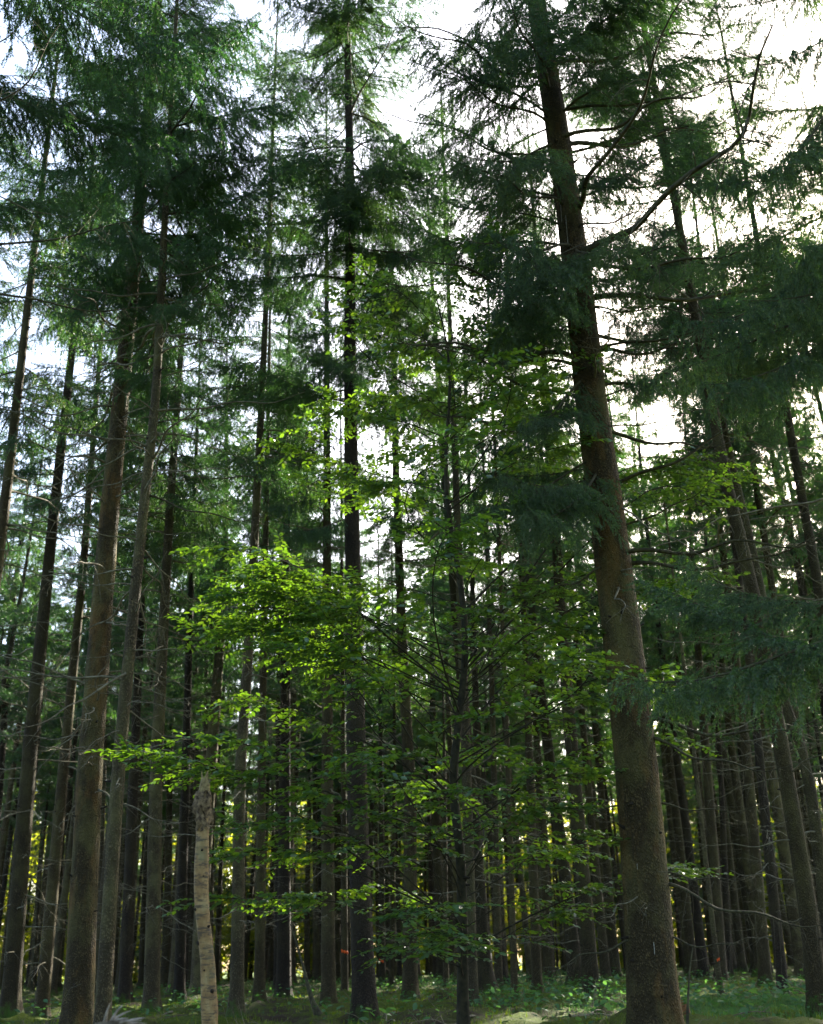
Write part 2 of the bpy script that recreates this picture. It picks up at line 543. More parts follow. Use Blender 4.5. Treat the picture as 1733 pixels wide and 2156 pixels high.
def trunk_geo(pts, rads, sides, seed, rough=.03, knots=0):
    """pts (K,3) local; rads (K,)"""
    r = np.random.default_rng(seed)
    pts = np.asarray(pts, float); K = len(pts)
    V, Q = tubes(pts[None], np.asarray(rads)[None], sides)
    V = V.reshape(K, sides, 3)
    c = pts[:, None]
    off = 1 + rough * (np.sin(np.arange(sides) * 2 * math.pi * 3 / sides + r.uniform(0, 6))[None] * .6
                       + r.normal(0, .5, (K, sides)))
    hz = pts[:, 2:3] - pts[0, 2]
    fl = np.exp(-np.maximum(hz, 0) / .28)
    lob = np.sin(np.arange(sides) * 2 * math.pi * 5 / sides + r.uniform(0, 6))[None]
    off = off + fl * (.60 + .48 * lob)
    V = c + (V - c) * off[..., None]
    g = Geo()
    g.add(V.reshape(-1, 3), Q, 0)
    for k in range(knots):
        f = r.uniform(.04, .8) * (K - 1); i = min(int(f), K - 2)
        p = pts[i] + (pts[i + 1] - pts[i]) * (f - i); rr = rads[i] + (rads[i + 1] - rads[i]) * (f - i)
        a = r.uniform(0, 2 * math.pi)
        d = np.array([math.cos(a), math.sin(a), r.uniform(-.3, .5)])
        l = rr * .95 + r.uniform(.02, .09)
        ss = np.array([.7, .98, 1.0])
        PP = p + d[None] * np.array([rr * .8, rr * 1.0 + .008, l + .01])[:, None]
        V2, Q2 = tubes(PP[None], np.array([[.022, .016, .007]]) * r.uniform(.6, 1.3), 5)
        g.add(V2, Q2, 1)
    return g

def dense_axis(pts, n):
    pts = np.asarray(pts, float)
    seg = np.linalg.norm(np.diff(pts, axis=0), axis=1)
    s = np.concatenate([[0], np.cumsum(seg)])
    # rings concentrated low
    q = np.linspace(0, 1, n) ** 1.35 * s[-1]
    out = np.stack([np.interp(q, s, pts[:, i]) for i in range(3)], -1)
    # soften corners
    for _ in range(3):
        o2 = out.copy(); o2[1:-1] = (out[:-2] + 2 * out[1:-1] + out[2:]) / 4; out = o2
    return out

# ------------------------------------------------------------------ ground
def build_ground():
    xs = np.concatenate([np.linspace(-400, -62, 16), np.linspace(-60, -22, 40), np.linspace(-21.7, 21.7, 200), np.linspace(22, 60, 40), np.linspace(62, 400, 16)])
    ys = np.concatenate([np.linspace(-60, 1, 20), np.linspace(2, 12, 16), np.linspace(12.3, 60, 260), np.linspace(60.5, 130, 90), np.linspace(135, 900, 30)])
    X, Y = np.meshgrid(xs, ys)
    rng = np.random.default_rng(3)
    Z = ground_z(X, Y)
    # moss hummocks
    for _ in range(520):
        hx, hy = rng.uniform(-18, 18), rng.uniform(13, 50)
        s = rng.uniform(.18, .55)
        Z = Z + rng.uniform(.03, .13) * np.exp(-(((X - hx) / s) ** 2 + ((Y - hy) / s) ** 2))
    near = np.clip((62 - Y) / 10, 0, 1) * (Y > 8)
    Z = Z + rng.normal(0, .022, Z.shape) * near + .03 * np.sin(X * 11.3 + 2 * np.sin(Y * 3.1)) * np.sin(Y * 9.7) * near
    V = np.stack([X, Y, Z], -1).reshape(-1, 3)
    nx, ny = len(xs), len(ys)
    i = np.arange(ny - 1)[:, None] * nx + np.arange(nx - 1)[None]
    Q = np.stack([i, i + 1, i + nx + 1, i + nx], -1).reshape(-1, 4)
    mt, n, out = new_mat('moss_and_needle_litter')
    v = mapping(n)
    a = noise(n, v, .55, 5, .6); b = noise(n, v, 6, 5, .65); c = noise(n, v, 40, 4, .7)
    moss = ramp(n, c, [(.3, (.034, .056, .005)), (.55, (.082, .120, .007)), (.75, (.135, .175, .014))])
    lit = ramp(n, c, [(.3, (.022, .017, .010)), (.6, (.052, .038, .022)), (.75, (.085, .062, .036))])
    f = math_(n, 'ADD', math_(n, 'MULTIPLY', a, .75), math_(n, 'MULTIPLY', b, .35))
    cc = mixc(n, ramp(n, f, [(.50, (1, 1, 1)), (.66, (0, 0, 0))]), lit, moss)
    tc = n.nodes.new('ShaderNodeTexCoord'); sp = n.nodes.new('ShaderNodeSeparateXYZ'); n.links.new(tc.outputs['Object'], sp.inputs[0])
    far = ramp(n, math_(n, 'MULTIPLY', sp.outputs[1], .005), [(.50, (0, 0, 0)), (.54, (1, 1, 1))])
    mead = ramp(n, b, [(.3, (.040, .085, .012)), (.7, (.075, .125, .02))])
    cc = mixc(n, far, cc, mead)
    p = n.nodes.new('ShaderNodeBsdfPrincipled'); p.inputs['Roughness'].default_value = .95; p.inputs['Specular IOR Level'].default_value = .15
    n.links.new(cc, p.inputs['Base Color'])
    bp = n.nodes.new('ShaderNodeBump'); bp.inputs['Distance'].default_value = .08; bp.inputs['Strength'].default_value = 1.0
    n.links.new(math_(n, 'ADD', b, c), bp.inputs['Height']); n.links.new(bp.outputs[0], p.inputs['Normal'])
    n.links.new(p.outputs[0], out.inputs[0])
    tag(link('forest_floor', mesh_np('forest_floor', V, [Q], [mt], smooth=True)), kind='structure')
build_ground()

# ------------------------------------------------------------------ individual trees measured from the photograph
OCC = []                                         # (x, y) of all placed trees
rng = np.random.default_rng(2024)

def axis_from_pixels(px, Y, H):
    P = [on_depth(x, y, Y) for x, y in px]
    P.sort(key=lambda p: p[2])
    P = np.array(P)
    lo, hi = P[0], P[-1]
    d0 = P[1] - P[0]; gz = float(ground_z(lo[0], Y)) - .12
    k = (gz - lo[2]) / d0[2]
    bx = lo + d0 * k
    base = np.array([bx[0], Y, gz])
    d1 = P[-1] - P[-2]
    top = hi + d1 * ((H + gz - hi[2]) / d1[2]) * .6 + np.array([0, 0, 0])
    top = np.array([hi[0] + (top[0] - hi[0]), Y, H + gz])
    pts = [base] + [p for p in P if p[2] > gz + .3] + [top]
    return np.array(pts), base

def spruce(px, wpx, Y, label, H=27.0, mat=None, crown=None, zb=11.0, zmax=None, Lmax=2.9, dead=18, dead_len=1.0,
           seed=0, knots=26, cat='spruce tree', group=None, name='spruce_tree', near=False, dens=1.0, deadz=None):
    r = np.random.default_rng(seed + 500)
    pts, base = axis_from_pixels(px, Y, H)
    OCC.append((base[0], base[1]))
    dist = np.linalg.norm(on_depth(px[0][0], px[0][1], Y) - CAM)
    z0 = on_depth(px[0][0], px[0][1], Y)[2] - base[2]
    D = wpx / FPX * dist * math.cos(math.atan(abs(px[0][0] - 866.5) / FPX))
    rt = lambda z: (D / 2) * np.clip((H + .3 - z) / (H + .3 - z0), 0.004, 2) ** .82
    root = thing(name, base, label, cat, group)
    ax = dense_axis(pts - base, 56)
    g = trunk_geo(ax, rt(ax[:, 2]), 22, seed, rough=.035, knots=knots)
    link('trunk', g.mesh('trunk', [mat or M_bark, M_knot], smooth=True), root)
    at = lambda z: np.array([np.interp(z, ax[:, 2], ax[:, 0]), np.interp(z, ax[:, 2], ax[:, 1]), z])
    zd0, zd1 = deadz or (1.3, zb + 1.5)
    for i in range(dead):
        z = r.uniform(zd0, zd1)
        az = r.uniform(0, 2 * math.pi)
        s = r.uniform(.35, 1.25) * dead_len * (0.6 + .5 * z / zb)
        d = np.array([math.cos(az), math.sin(az), 0])
        p = at(z) + d * float(rt(z)) * .8
        pit = r.normal(-.02, .22)
        if blocks(p + base, p + base + d * s * 1.6): continue
        link('dead_branch', ME_dead[int(r.integers(len(ME_dead)))], root, rot_mat(az, pit, s, p, r.uniform(-.6, .6)))
    if crown == 'branches':
        zt = zmax or H - .5
        z = zb
        T = ME_live if Y < 19 else ME_live1
        while z < zt:
            u = (z - zb) / (H - zb)
            for k in range(int(r.integers(3, 6))):
                if r.random() > dens * (.55 if u < .12 else 1.0): continue
                L = Lmax * prof(u) * r.uniform(.6, 1.2)
                pit = R_(-16 + 46 * u ** 1.3) + r.normal(0, .14)
                az = r.uniform(0, 2 * math.pi)
                zz = z + r.uniform(-.2, .2)
                d = np.array([math.cos(az) * math.cos(pit), math.sin(az) * math.cos(pit), math.sin(pit)])
                p = at(zz) + d * float(rt(zz)) * .7
                if blocks(p + base, p + base + d * L, .25) or opens(p + base, p + base + d * L): continue
                link('needle_branch', T[int(r.integers(len(T)))], root, rot_mat(az, pit, L / 2.8, p, r.normal(0, .3)), fresh=near)
            z += .48 * r.uniform(.75, 1.25)
    elif crown is not None:
        o = link('crown', crown, root)
        o.matrix_basis = rot_mat(r.uniform(0, 6.28), 0, 1, at(14.0) * np.array([1, 1, 0]))
    return root, base, at, rt

def limb_to(root, base, at, rt, y_att, x_att, end, dY, live=None, k=0, thick=1.0, roll=0.0, label=None, dead=False, near=False):
    """a branch from the trunk (at the height seen at pixel x_att,y_att) to the point seen at pixel `end`, dY metres nearer/farther"""
    Y = base[1]
    z = on_depth(x_att, y_att, Y)[2] - base[2]
    p = at(z)
    e = on_depth(end[0], end[1], Y + dY) - base
    d = e - p
    L = float(np.linalg.norm(d))
    az = math.atan2(d[1], d[0]); pit = math.asin(d[2] / L)
    p = p + d / L * float(rt(z)) * .7
    me = (live or ME_live)[k % 5] if not dead else ME_dead_long[k % 4]
    s = L / (3.2 if dead else 2.8)
    o = link('dead_branch' if dead else 'needle_branch', me, root, rot_mat(az, pit, s, p, roll, thick), fresh=near and not dead)
    return o

CROWN1 = [crown_geo(201 + i, [27, 26][i], [10.5, 11.5][i], [2.9, 2.5][i], 1, step=.66).mesh('crown', [M_limb, M_needle, M_twig]) for i in range(2)]

# the big brown spruce
root, base, at, rt = spruce([(1379, 2156), (1341, 1617), (1278, 1078), (1247, 873), (1211, 539), (1167, 234), (1128, 0)], 97, 12.0,
    'thickest brown spruce with mossy flaky bark, in front of beech', H=26, mat=M_bark_near, crown='branches', zb=9.2, zmax=15.5,
    Lmax=3.3, dead=16, dead_len=.9, seed=1, knots=70, dens=.8, deadz=(1.4, 8.0))
for a in [(1030, 1295, (1592, 826), -.6, True, 1), (1170, 1330, (1735, 1096), -1.2, True, 3), (1185, 1335, (1720, 1118), -.8, True, 5),
          (900, 1280, (1560, 905), .8, True, 2), (985, 1270, (1010, 990), .4, False, 2), (960, 1250, (1005, 1065), -1.0, False, 4),
          (640, 1225, (850, 515), -.6, True, 6), (760, 1240, (830, 690), .3, True, 0), (880, 1255, (870, 830), .8, True, 1),
          (700, 1240, (1470, 690), 1.2, True, 4), (745, 1250, (1560, 690), .5, True, 3), (845, 1270, (1500, 740), -.8, False, 1),
          (560, 1220, (1620, 470), -1.5, True, 2), (448, 1209, (1435, 5), -3.2, True, 5), (539, 1244, (1640, 60), -4.2, True, 6),
          (430, 1200, (1490, 250), -1.0, False, 0), (330, 1190, (1420, 190), .6, False, 3), (480, 1200, (900, 400), -.5, False, 1),
          (360, 1190, (880, 240), -.8, False, 2), (250, 1170, (860, 60), -1.2, False, 0), (600, 1220, (960, 560), .5, False, 3),
          (560, 1200, (1010, 480), -1.5, False, 4), (700, 1230, (1000, 640), -1.2, False, 2),
          (300, 1180, (960, 330), -1.6, False, 2), (180, 1160, (900, 150), -.3, False, 4), (120, 1150, (980, 60), -1.4, False, 0), (420, 1200, (980, 330), .8, False, 2),
          (520, 1205, (870, 470), .4, False, 0), (620, 1220, (1060, 590), -1.8, False, 4), (680, 1225, (980, 720), .6, False, 2), (560, 1215, (1100, 500), -2.2, False, 0),
          (60, 1140, (1010, -60), -.6, False, 2), (790, 1245, (1120, 880), -1.3, False, 4), (380, 1195, (1340, 330), -1.2, False, 2), (200, 1165, (1380, 90), -.9, False, 4),
          (100, 1150, (1330, 30), .5, False, 0), (480, 1205, (1330, 480), .4, False, 2), (640, 1230, (1380, 600), -.5, False, 4),
          (1010, 1275, (1060, 1000), -1.3, False, 2), (990, 1270, (1120, 1080), -1.6, False, 0),
          (1120, 1330, (1480, 1010), -.5, True, 0), (640, 1235, (1400, 690), -.3, False, 2), (760, 1250, (1390, 800), .3, False, 0), (600, 1225, (1440, 560), .6, False, 4), (620, 1225, (1680, 560), .3, True, 1), (300, 1180, (1540, 130), -1.6, True, 3), (660, 1230, (1010, 650), .2, True, 2), (1080, 1285, (1080, 1010), -.3, True, 2),
          (1510, 1330, (1733, 1498), -.7, True, 1), (1545, 1345, (1640, 1600), -.9, True, 2), (1690, 1350, (1560, 1690), -.4, True, 4),
          (1835, 1385, (1560, 1835), -.3, True, 0), (1850, 1390, (1733, 1925), -.8, True, 6), (1970, 1395, (1560, 1968), -.4, True, 5),
          (1975, 1330, (1160, 2015), -.4, True, 3), (1700, 1310, (1150, 1690), .2, True, 2), (1530, 1300, (1160, 1470), .4, True, 5),
          (1330, 1275, (1150, 1290), .3, True, 1), (1190, 1260, (1100, 1240), -.5, True, 4)]:
    limb_to(root, base, at, rt, a[0], a[1], a[2], a[3], k=a[5], dead=a[4], thick=1.55 if a[4] else 1.0)

rb = np.random.default_rng(15)
for k, yy in enumerate(range(20, 930, 42)):
    xc = 1128 + (1285 - 1128) * yy / 1078
    sgn = 1 if k % 2 else -1
    limb_to(root, base, at, rt, yy, xc, (xc + sgn * rb.uniform(170, 420), yy - rb.uniform(10, 170)), rb.uniform(-1.8, 1.2), k=k, dead=True, thick=1.15)
# pale resin runs on its bark
M_resin = plain_mat('dried_resin', (.20, .19, .16), (.36, .35, .30), 60, .5)
def streak(x0, y0, y1, w_):
    V = []
    for t in np.linspace(0, 1, 8):
        y = y0 + (y1 - y0) * t
        p = on_depth(x0 + (y - y0) * .08, y, base[1]) - base
        c = at(p[2]); R2 = float(rt(p[2])) * 1.04 + .004
        dx = np.clip((p[0] - c[0]) / R2, -.95, .95)
        hw = w_ * (.5 + .5 * abs(math.sin(t * 9)))
        for sx, o in ((-hw, 0), (hw, 0), (hw, .012), (-hw, .012)):
            V.append([c[0] + dx * R2 + sx, c[1] - R2 * math.sqrt(1 - dx * dx) - .008 + o, p[2]])
    Q = [[i * 4 + j, i * 4 + (j + 1) % 4, i * 4 + 4 + (j + 1) % 4, i * 4 + 4 + j] for i in range(7) for j in range(4)]
    link('resin_streak', mesh_np('resin_streak', np.array(V), [np.array(Q)], [M_resin]), root)
for a_ in [(1366, 1985, 2010, .0035), (1333, 1822, 1834, .002), (1188, 470, 530, .003), (1178, 445, 480, .002)]:
    streak(*a_)

# tall pair on the left with low green crowns
root, base, at, rt = spruce([(163, 2156), (189, 1617), (230, 1078), (274, 639)], 58, 17.0,
    'thick grey-brown spruce with flaky bark, next to the pale lichen-spotted one', mat=M_bark_near, crown='branches', zb=10.6, zmax=20.5,
    Lmax=3.1, dead=52, dead_len=1.3, deadz=(3.6, 12.0), seed=2, knots=30, near=True, dens=.85)
root, base, at, rt = spruce([(215, 2156), (249, 1617), (301, 1078), (329, 840), (341, 572)], 31, 15.5,
    'slim pale spruce with lichen-spotted bark and a curved upper limb', mat=M_bark_grey, crown='branches', zb=10.2, zmax=19.0, H=24,
    Lmax=2.9, dead=52, dead_len=1.3, deadz=(3.2, 12.0), seed=3, knots=30, near=True, dens=.85)
for a in [(668, 345, (495, 540), -.3, True, 1), (780, 340, (470, 745), .2, True, 3), (890, 325, (500, 840), -.2, True, 5), (1040, 305, (560, 1085), -.3, True, 2)]:
    limb_to(root, base, at, rt, a[0], a[1], a[2], a[3], k=a[5], dead=a[4], thick=1.2)
# centre dark tree
root, base, at, rt = spruce([(769, 2156), (754, 1717), (741, 1078), (737, 740), (738, 400), (734, 200)], 45, 18.5,
    'tall dark spruce with near-black trunk rising left of the beech', H=29, mat=M_bark_dark, crown='branches', zb=11.5, zmax=22.0,
    Lmax=3.5, dead=20, seed=4, knots=16, dens=1.0)
for a in [(1090, 741, (600, 1110), -1.2, False, 4), (850, 737, (520, 760), -.8, False, 2), (860, 738, (860, 860), -1, False, 3),
          (760, 737, (860, 720), -.6, False, 1), (700, 737, (600, 690), -.5, False, 0), (820, 737, (490, 830), .3, False, 4)]:
    limb_to(root, base, at, rt, a[0], a[1], a[2], a[3], k=a[5], near=True)

LIST = [  # pixels, width, depth, bark, label
    ([(-20, 1300), (13, 1040), (53, 689)], 25, 20, M_bark, 'spruce leaning across a bright gap, its foot hidden behind the olive-brown one'),
    ([(22, 2110), (63, 1579), (114, 1078), (159, 673)], 36, 25, M_bark, 'straight olive-brown spruce with many broken twigs and a mossy foot'),
    ([(88, 2120), (137, 1579), (177, 1178), (184, 1078)], 27, 29, M_bark, 'medium spruce with green mossy roots beside the olive-brown one'),
    ([(319, 2118), (329, 1617), (357, 1078), (384, 706)], 31, 27, M_bark_grey, 'smooth grey-green spruce between the pale slim one and the birch snag'),
    ([(262, 2105), (282, 1617), (296, 1300)], 25, 34, M_bark_dark, 'dark spruce showing between the pale slim trunk and the grey-green one'),
    ([(377, 2110), (391, 1617), (400, 1300)], 22, 36, M_bark_dark, 'dark spruce half hidden just left of the birch snag'),
    ([(498, 2150), (505, 1617), (521, 1412), (538, 1095), (551, 840), (561, 622)], 27, 22, M_bark_grey, 'spruce with a strip of peeled pale bark, right of the birch snag'),
    ([(546, 2125), (551, 1617), (556, 1300)], 22, 31, M_bark, 'brown spruce close behind the one with peeled bark'),
    ([(597, 2112), (600, 1617), (602, 1300)], 29, 35, M_bark_dark, 'dark stout spruce with wide mossy root flare'),
    ([(692, 2140), (690, 1717), (689, 1445)], 29, 26, M_bark, 'light brown spruce left of the near-black trunk'),
    ([(726, 2110), (724, 1700), (722, 1500)], 14, 37, M_bark_far, 'thin spruce carrying an orange paint mark'),
    ([(805, 2085), (803, 1700), (801, 1500)], 13, 52, M_bark_far, 'thin far spruce with a small red paint dab'),
    ([(864, 2120), (864, 1650), (851, 1445), (834, 1007), (831, 840)], 30, 29, M_bark, 'spruce with broad moss-covered roots between beech and near-black trunk'),
    ([(939, 2100), (937, 1700), (934, 1500)], 11, 45, M_bark_far, 'very thin spruce left of the beech stem'),
    ([(995, 2140), (985, 1700), (975, 1400)], 24, 24, M_bark_grey, 'weathered spruce directly behind the beech stem'),
    ([(1014, 2105), (1006, 1700), (1000, 1400)], 20, 38, M_bark_far, 'shaded spruce just right of the beech stem'),
    ([(1051, 2110), (1042, 1700), (1034, 1400)], 16, 36, M_bark_far, 'slim spruce in the mossy clearing right of the beech'),
    ([(1085, 2135), (1072, 1700), (1062, 1400)], 13, 27, M_bark, 'pole-thin spruce with a green stem in the mossy clearing'),
    ([(1133, 2122), (1121, 1784), (1108, 1400)], 20, 30, M_bark, 'olive spruce with a straight knotty stem beside a dry sloping twig'),
    ([(1249, 2125), (1221, 1784), (1184, 1345), (1174, 1178)], 33, 27, M_bark, 'stout brown spruce standing left of the thickest one'),
    ([(1277, 2072), (1250, 1784), (1225, 1500)], 19, 44, M_bark_far, 'shaded spruce peeping out behind the stout brown one'),
    ([(1518, 2095), (1490, 1850), (1465, 1617), (1440, 1400)], 11, 24, M_bark_grey, 'spindly lichen-green spruce pole right of the thickest trunk'),
    ([(1535, 2058), (1521, 1700), (1500, 1300)], 14, 42, M_bark_dark, 'dark narrow spruce beside a glowing yellow gap'),
    ([(1613, 2075), (1590, 1800), (1575, 1617), (1545, 1345)], 24, 30, M_bark, 'spruce with moss mound at its foot, right of the yellow gap'),
    ([(1650, 2090), (1620, 1800), (1590, 1500)], 21, 25, M_bark_dark, 'dark spruce with flared foot next to the moss mound'),
    ([(1725, 2130), (1702, 1918), (1653, 1617), (1572, 1178), (1531, 1040), (1498, 840), (1465, 673)], 37, 17, M_bark, 'leaning tan spruce, front one of a touching pair'),
    ([(1760, 2090), (1702, 1617), (1638, 1445), (1590, 1178), (1565, 1085)], 26, 19.5, M_bark_grey, 'leaning grey spruce, rear one of a touching pair'),
    ([(1735, 1820), (1689, 1579), (1648, 1379), (1622, 1212)], 21, 26, M_bark, 'slanting spruce with thin top, right of the touching pair'),
    ([(1770, 1500), (1695, 1078), (1672, 957), (1655, 856)], 24, 22, M_bark, 'spruce whose upper stem is wrapped in dark hanging needles'),
]
special = {}
for i, (px, wpx, Y, mt, lab) in enumerate(LIST):
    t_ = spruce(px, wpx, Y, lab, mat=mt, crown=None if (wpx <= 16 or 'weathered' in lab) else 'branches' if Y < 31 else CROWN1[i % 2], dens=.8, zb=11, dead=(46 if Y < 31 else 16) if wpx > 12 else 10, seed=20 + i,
                knots=22, H=27 if wpx > 12 else 16, dead_len=1.3 if wpx > 12 else .6)
    special[lab] = t_
    OCC[-1] = (t_[1][0], t_[1][1])

# trees standing outside the frame whose boughs reach into it
root, base, at, rt = spruce([(-340, 1600), (-260, 900), (-215, 500)], 60, 9.5, 'spruce outside the left edge sending dry boughs into view', H=24,
    crown=None, dead=8, dead_len=1.2, zb=9, seed=61)
for a in [(500, -60, (275, 466), -.5, True, 1), (560, -60, (300, 640), 1.5, True, 4), (130, -30, (370, 308), 2.4, False, 1), (60, -20, (240, 312), 1.6, False, 3),
          (330, -40, (130, 60), -1.6, True, 2), (-60, 0, (560, 60), 1.2, False, 2), (-120, 0, (330, 20), -.4, False, 4),
          (200, -40, (210, 170), .4, False, 2), (420, -40, (150, 400), 1.4, False, 0)]:
    limb_to(root, base, at, rt, a[0], a[1], a[2], a[3], k=a[5], dead=a[4], near=True)
root, base, at, rt = spruce([(1960, 1800), (1900, 1100), (1860, 500)], 60, 9.0, 'spruce outside the right edge sending hanging boughs into view', H=24,
    crown=None, dead=6, dead_len=1.2, zb=9, seed=62)
for a in [(1320, 1930, (1300, 1420), -.4, False, 1), (1360, 1930, (1350, 1260), .3, False, 3), (1300, 1930, (1440, 1180), .6, False, 0),
          (560, 1870, (1360, 800), 1.0, False, 2), (480, 1870, (1420, 690), .4, False, 0), (620, 1870, (1480, 820), -.3, False, 4),
          (420, 1860, (1450, 560), .8, False, 1), (520, 1870, (1560, 640), -.8, False, 2), (300, 1860, (1500, 420), .2, False, 3),
          (200, 1860, (1540, 240), .6, False, 2), (60, 1850, (1560, 120), -.3, False, 0), (-60, 1840, (1480, 20), .4, False, 4),
          (700, 1880, (1560, 760), .8, False, 2), (120, 1850, (1640, 330), -1.0, False, 1), (380, 1860, (1650, 520), -1.2, False, 0),
          (-180, 1830, (1600, -40), -.5, False, 2), (-300, 1820, (1420, -120), .5, False, 1), (650, 1880, (1600, 500), 1.4, False, 3)]:
    limb_to(root, base, at, rt, a[0], a[1], a[2], a[3], k=a[5], dead=a[4])

# ------------------------------------------------------------------ the rest of the stand
def far_trunk(seed, H, r0):
    z = np.linspace(0, 1, 16) ** 1.4 * H
    r = np.random.default_rng(seed)
    x = .12 * np.sin(z * .2 + r.uniform(0, 6)); y = .12 * np.sin(z * .23 + r.uniform(0, 6))
    ax = np.stack([x - x[0], y - y[0], z], -1)
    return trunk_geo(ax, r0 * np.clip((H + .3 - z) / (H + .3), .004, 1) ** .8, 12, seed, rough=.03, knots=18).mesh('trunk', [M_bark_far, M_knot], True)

FT = [far_trunk(300 + i, 27, [.19, .21, .23, .165][i]) for i in range(4)]
CROWN2 = [crown_geo(401 + i, 27, [11.5, 13.0, 10.0, 12.0][i], [2.7, 2.4, 2.9, 2.6][i], 2, step=.66).mesh('crown', [M_limb, M_needle, M_twig]) for i in range(4)]
rr = random.Random(77)
cnt = 0
tries = 0
while cnt < 250 and tries < 40000:
    tries += 1
    y = 24 + 76 * rr.random() ** .8
    x = rr.uniform(-1, 1) * (y * .40 + 3.5)
    if any((x - a) ** 2 + (y - b) ** 2 < (2.5 if y < 60 else 2.2) ** 2 for a, b in OCC): continue
    z0 = float(ground_z(x, y)) - .1
    bad = False
    for o, r in SHAFTS:                                   # keep the open shafts open
        h = SUN_DIR[:2]; hl = np.linalg.norm(h)
        v = np.array([x, y]) - o[:2]
        s = v @ h / hl
        if s > 0:
            perp = abs(v[0] * h[1] - v[1] * h[0]) / hl
            zz = o[2] + s * SUN_DIR[2] / hl
            if (perp < .3 + r) or (10 < zz < 27 and perp < r + (1.3 if r > .4 else 1.4) * float(prof(min(max((zz - 11) / 16, 0), 1)))): bad = True
    if bad or (y < 48 and tree_opens(x, y)): continue
    OCC.append((x, y))
    s = rr.uniform(.86, 1.12); gth = rr.uniform(.62, 1.3) * s
    bk, bname = rr.choice([(M_bark_far, 'dim brown'), (M_bark_far, 'dim brown'), (M_bark, 'olive-brown'), (M_bark_dark, 'near-black'), (M_bark_grey, 'grey-barked')])
    row = 'among the front rows' if y < 42 else 'in the middle rows' if y < 68 else 'in the last rows'
    root = thing('spruce_tree', (x, y, z0), '%s %s spruce standing %s of the stand' % ('thin' if gth < .82 else 'stout' if gth > 1.1 else 'medium-thick', bname, row), 'spruce tree', 'spruces deep in the stand')
    root.scale = (gth, gth, s)
    root.rotation_euler = (R_(rr.gauss(0, 1.2)), R_(rr.gauss(0, 1.2)), rr.uniform(0, 6.28))
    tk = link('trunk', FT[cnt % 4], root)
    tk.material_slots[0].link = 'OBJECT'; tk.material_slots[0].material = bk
    link('crown', CROWN1[rr.randrange(2)] if y < 36 else CROWN2[rr.randrange(4)], root)
    cnt += 1
EDGE = [crown_geo(451 + i, 24, [2.0, 3.2][i], [3.2, 3.5][i], 2, step=.5).mesh('crown', [M_limb, M_needle, M_twig]) for i in range(2)]
for i in range(26):
    y = rr.uniform(99, 109); x = -46 + 92 * (i + .5) / 26 + rr.gauss(0, .5)
    root = thing('spruce_tree', (x, y, float(ground_z(x, y)) - .1), 'spruce green almost to the ground at the far edge of the wood', 'spruce tree', 'low-branched spruces at the far edge')
    s = rr.uniform(.7, 1.15); root.scale = (s, s, s); root.rotation_euler = (0, 0, rr.uniform(0, 6.28))
    link('trunk', FT[i % 4], root); link('crown', EDGE[i % 2], root)
for i, (x, y) in enumerate([(-9, -4), (-5, -9), (0.5, -11), (5, -8), (9.5, -3), (-11, 3), (11.5, 4), (-8, -14), (3, -16), (8, -14), (-13, -9), (13, -9), (-3, -18), (-12, 9.5), (13, 10)]):  # unseen trees added around the viewpoint to cut skylight on the lower trunks
    root = thing('spruce_tree', (x, y, float(ground_z(x, y)) - .1), 'unseen spruce standing around the viewpoint', 'spruce tree', 'unseen spruces around the viewpoint')
    s = rr.uniform(.9, 1.1); root.scale = (s, s, s); root.rotation_euler = (0, 0, rr.uniform(0, 6.28))
    link('trunk', FT[i % 4], root); link('crown', CROWN2[i % 4], root)
print('stand trees', cnt)

# ------------------------------------------------------------------ leaves
LEAF_V = np.array([[0, 0, 0], [.28, .22, .05], [.66, .26, .07], [1, 0, -.04], [.66, -.26, .07], [.28, -.22, .05]], float)
LEAF_Q = np.array([[0, 3, 2, 1], [0, 5, 4, 3]])

def leaves_geo(p, d, up, size):
    d = nrm(d); sd = nrm(np.cross(up, d)); up2 = np.cross(d, sd)
    B = np.stack([d, sd, up2], 1) * size[:, None, None]        # rows
    V = np.einsum('vk,nkc->nvc', LEAF_V, B) + p[:, None]
    n = len(p)
    Q = (np.arange(n)[:, None, None] * 6 + LEAF_Q[None]).reshape(-1, 4)
    return V.reshape(-1, 3), Q, B

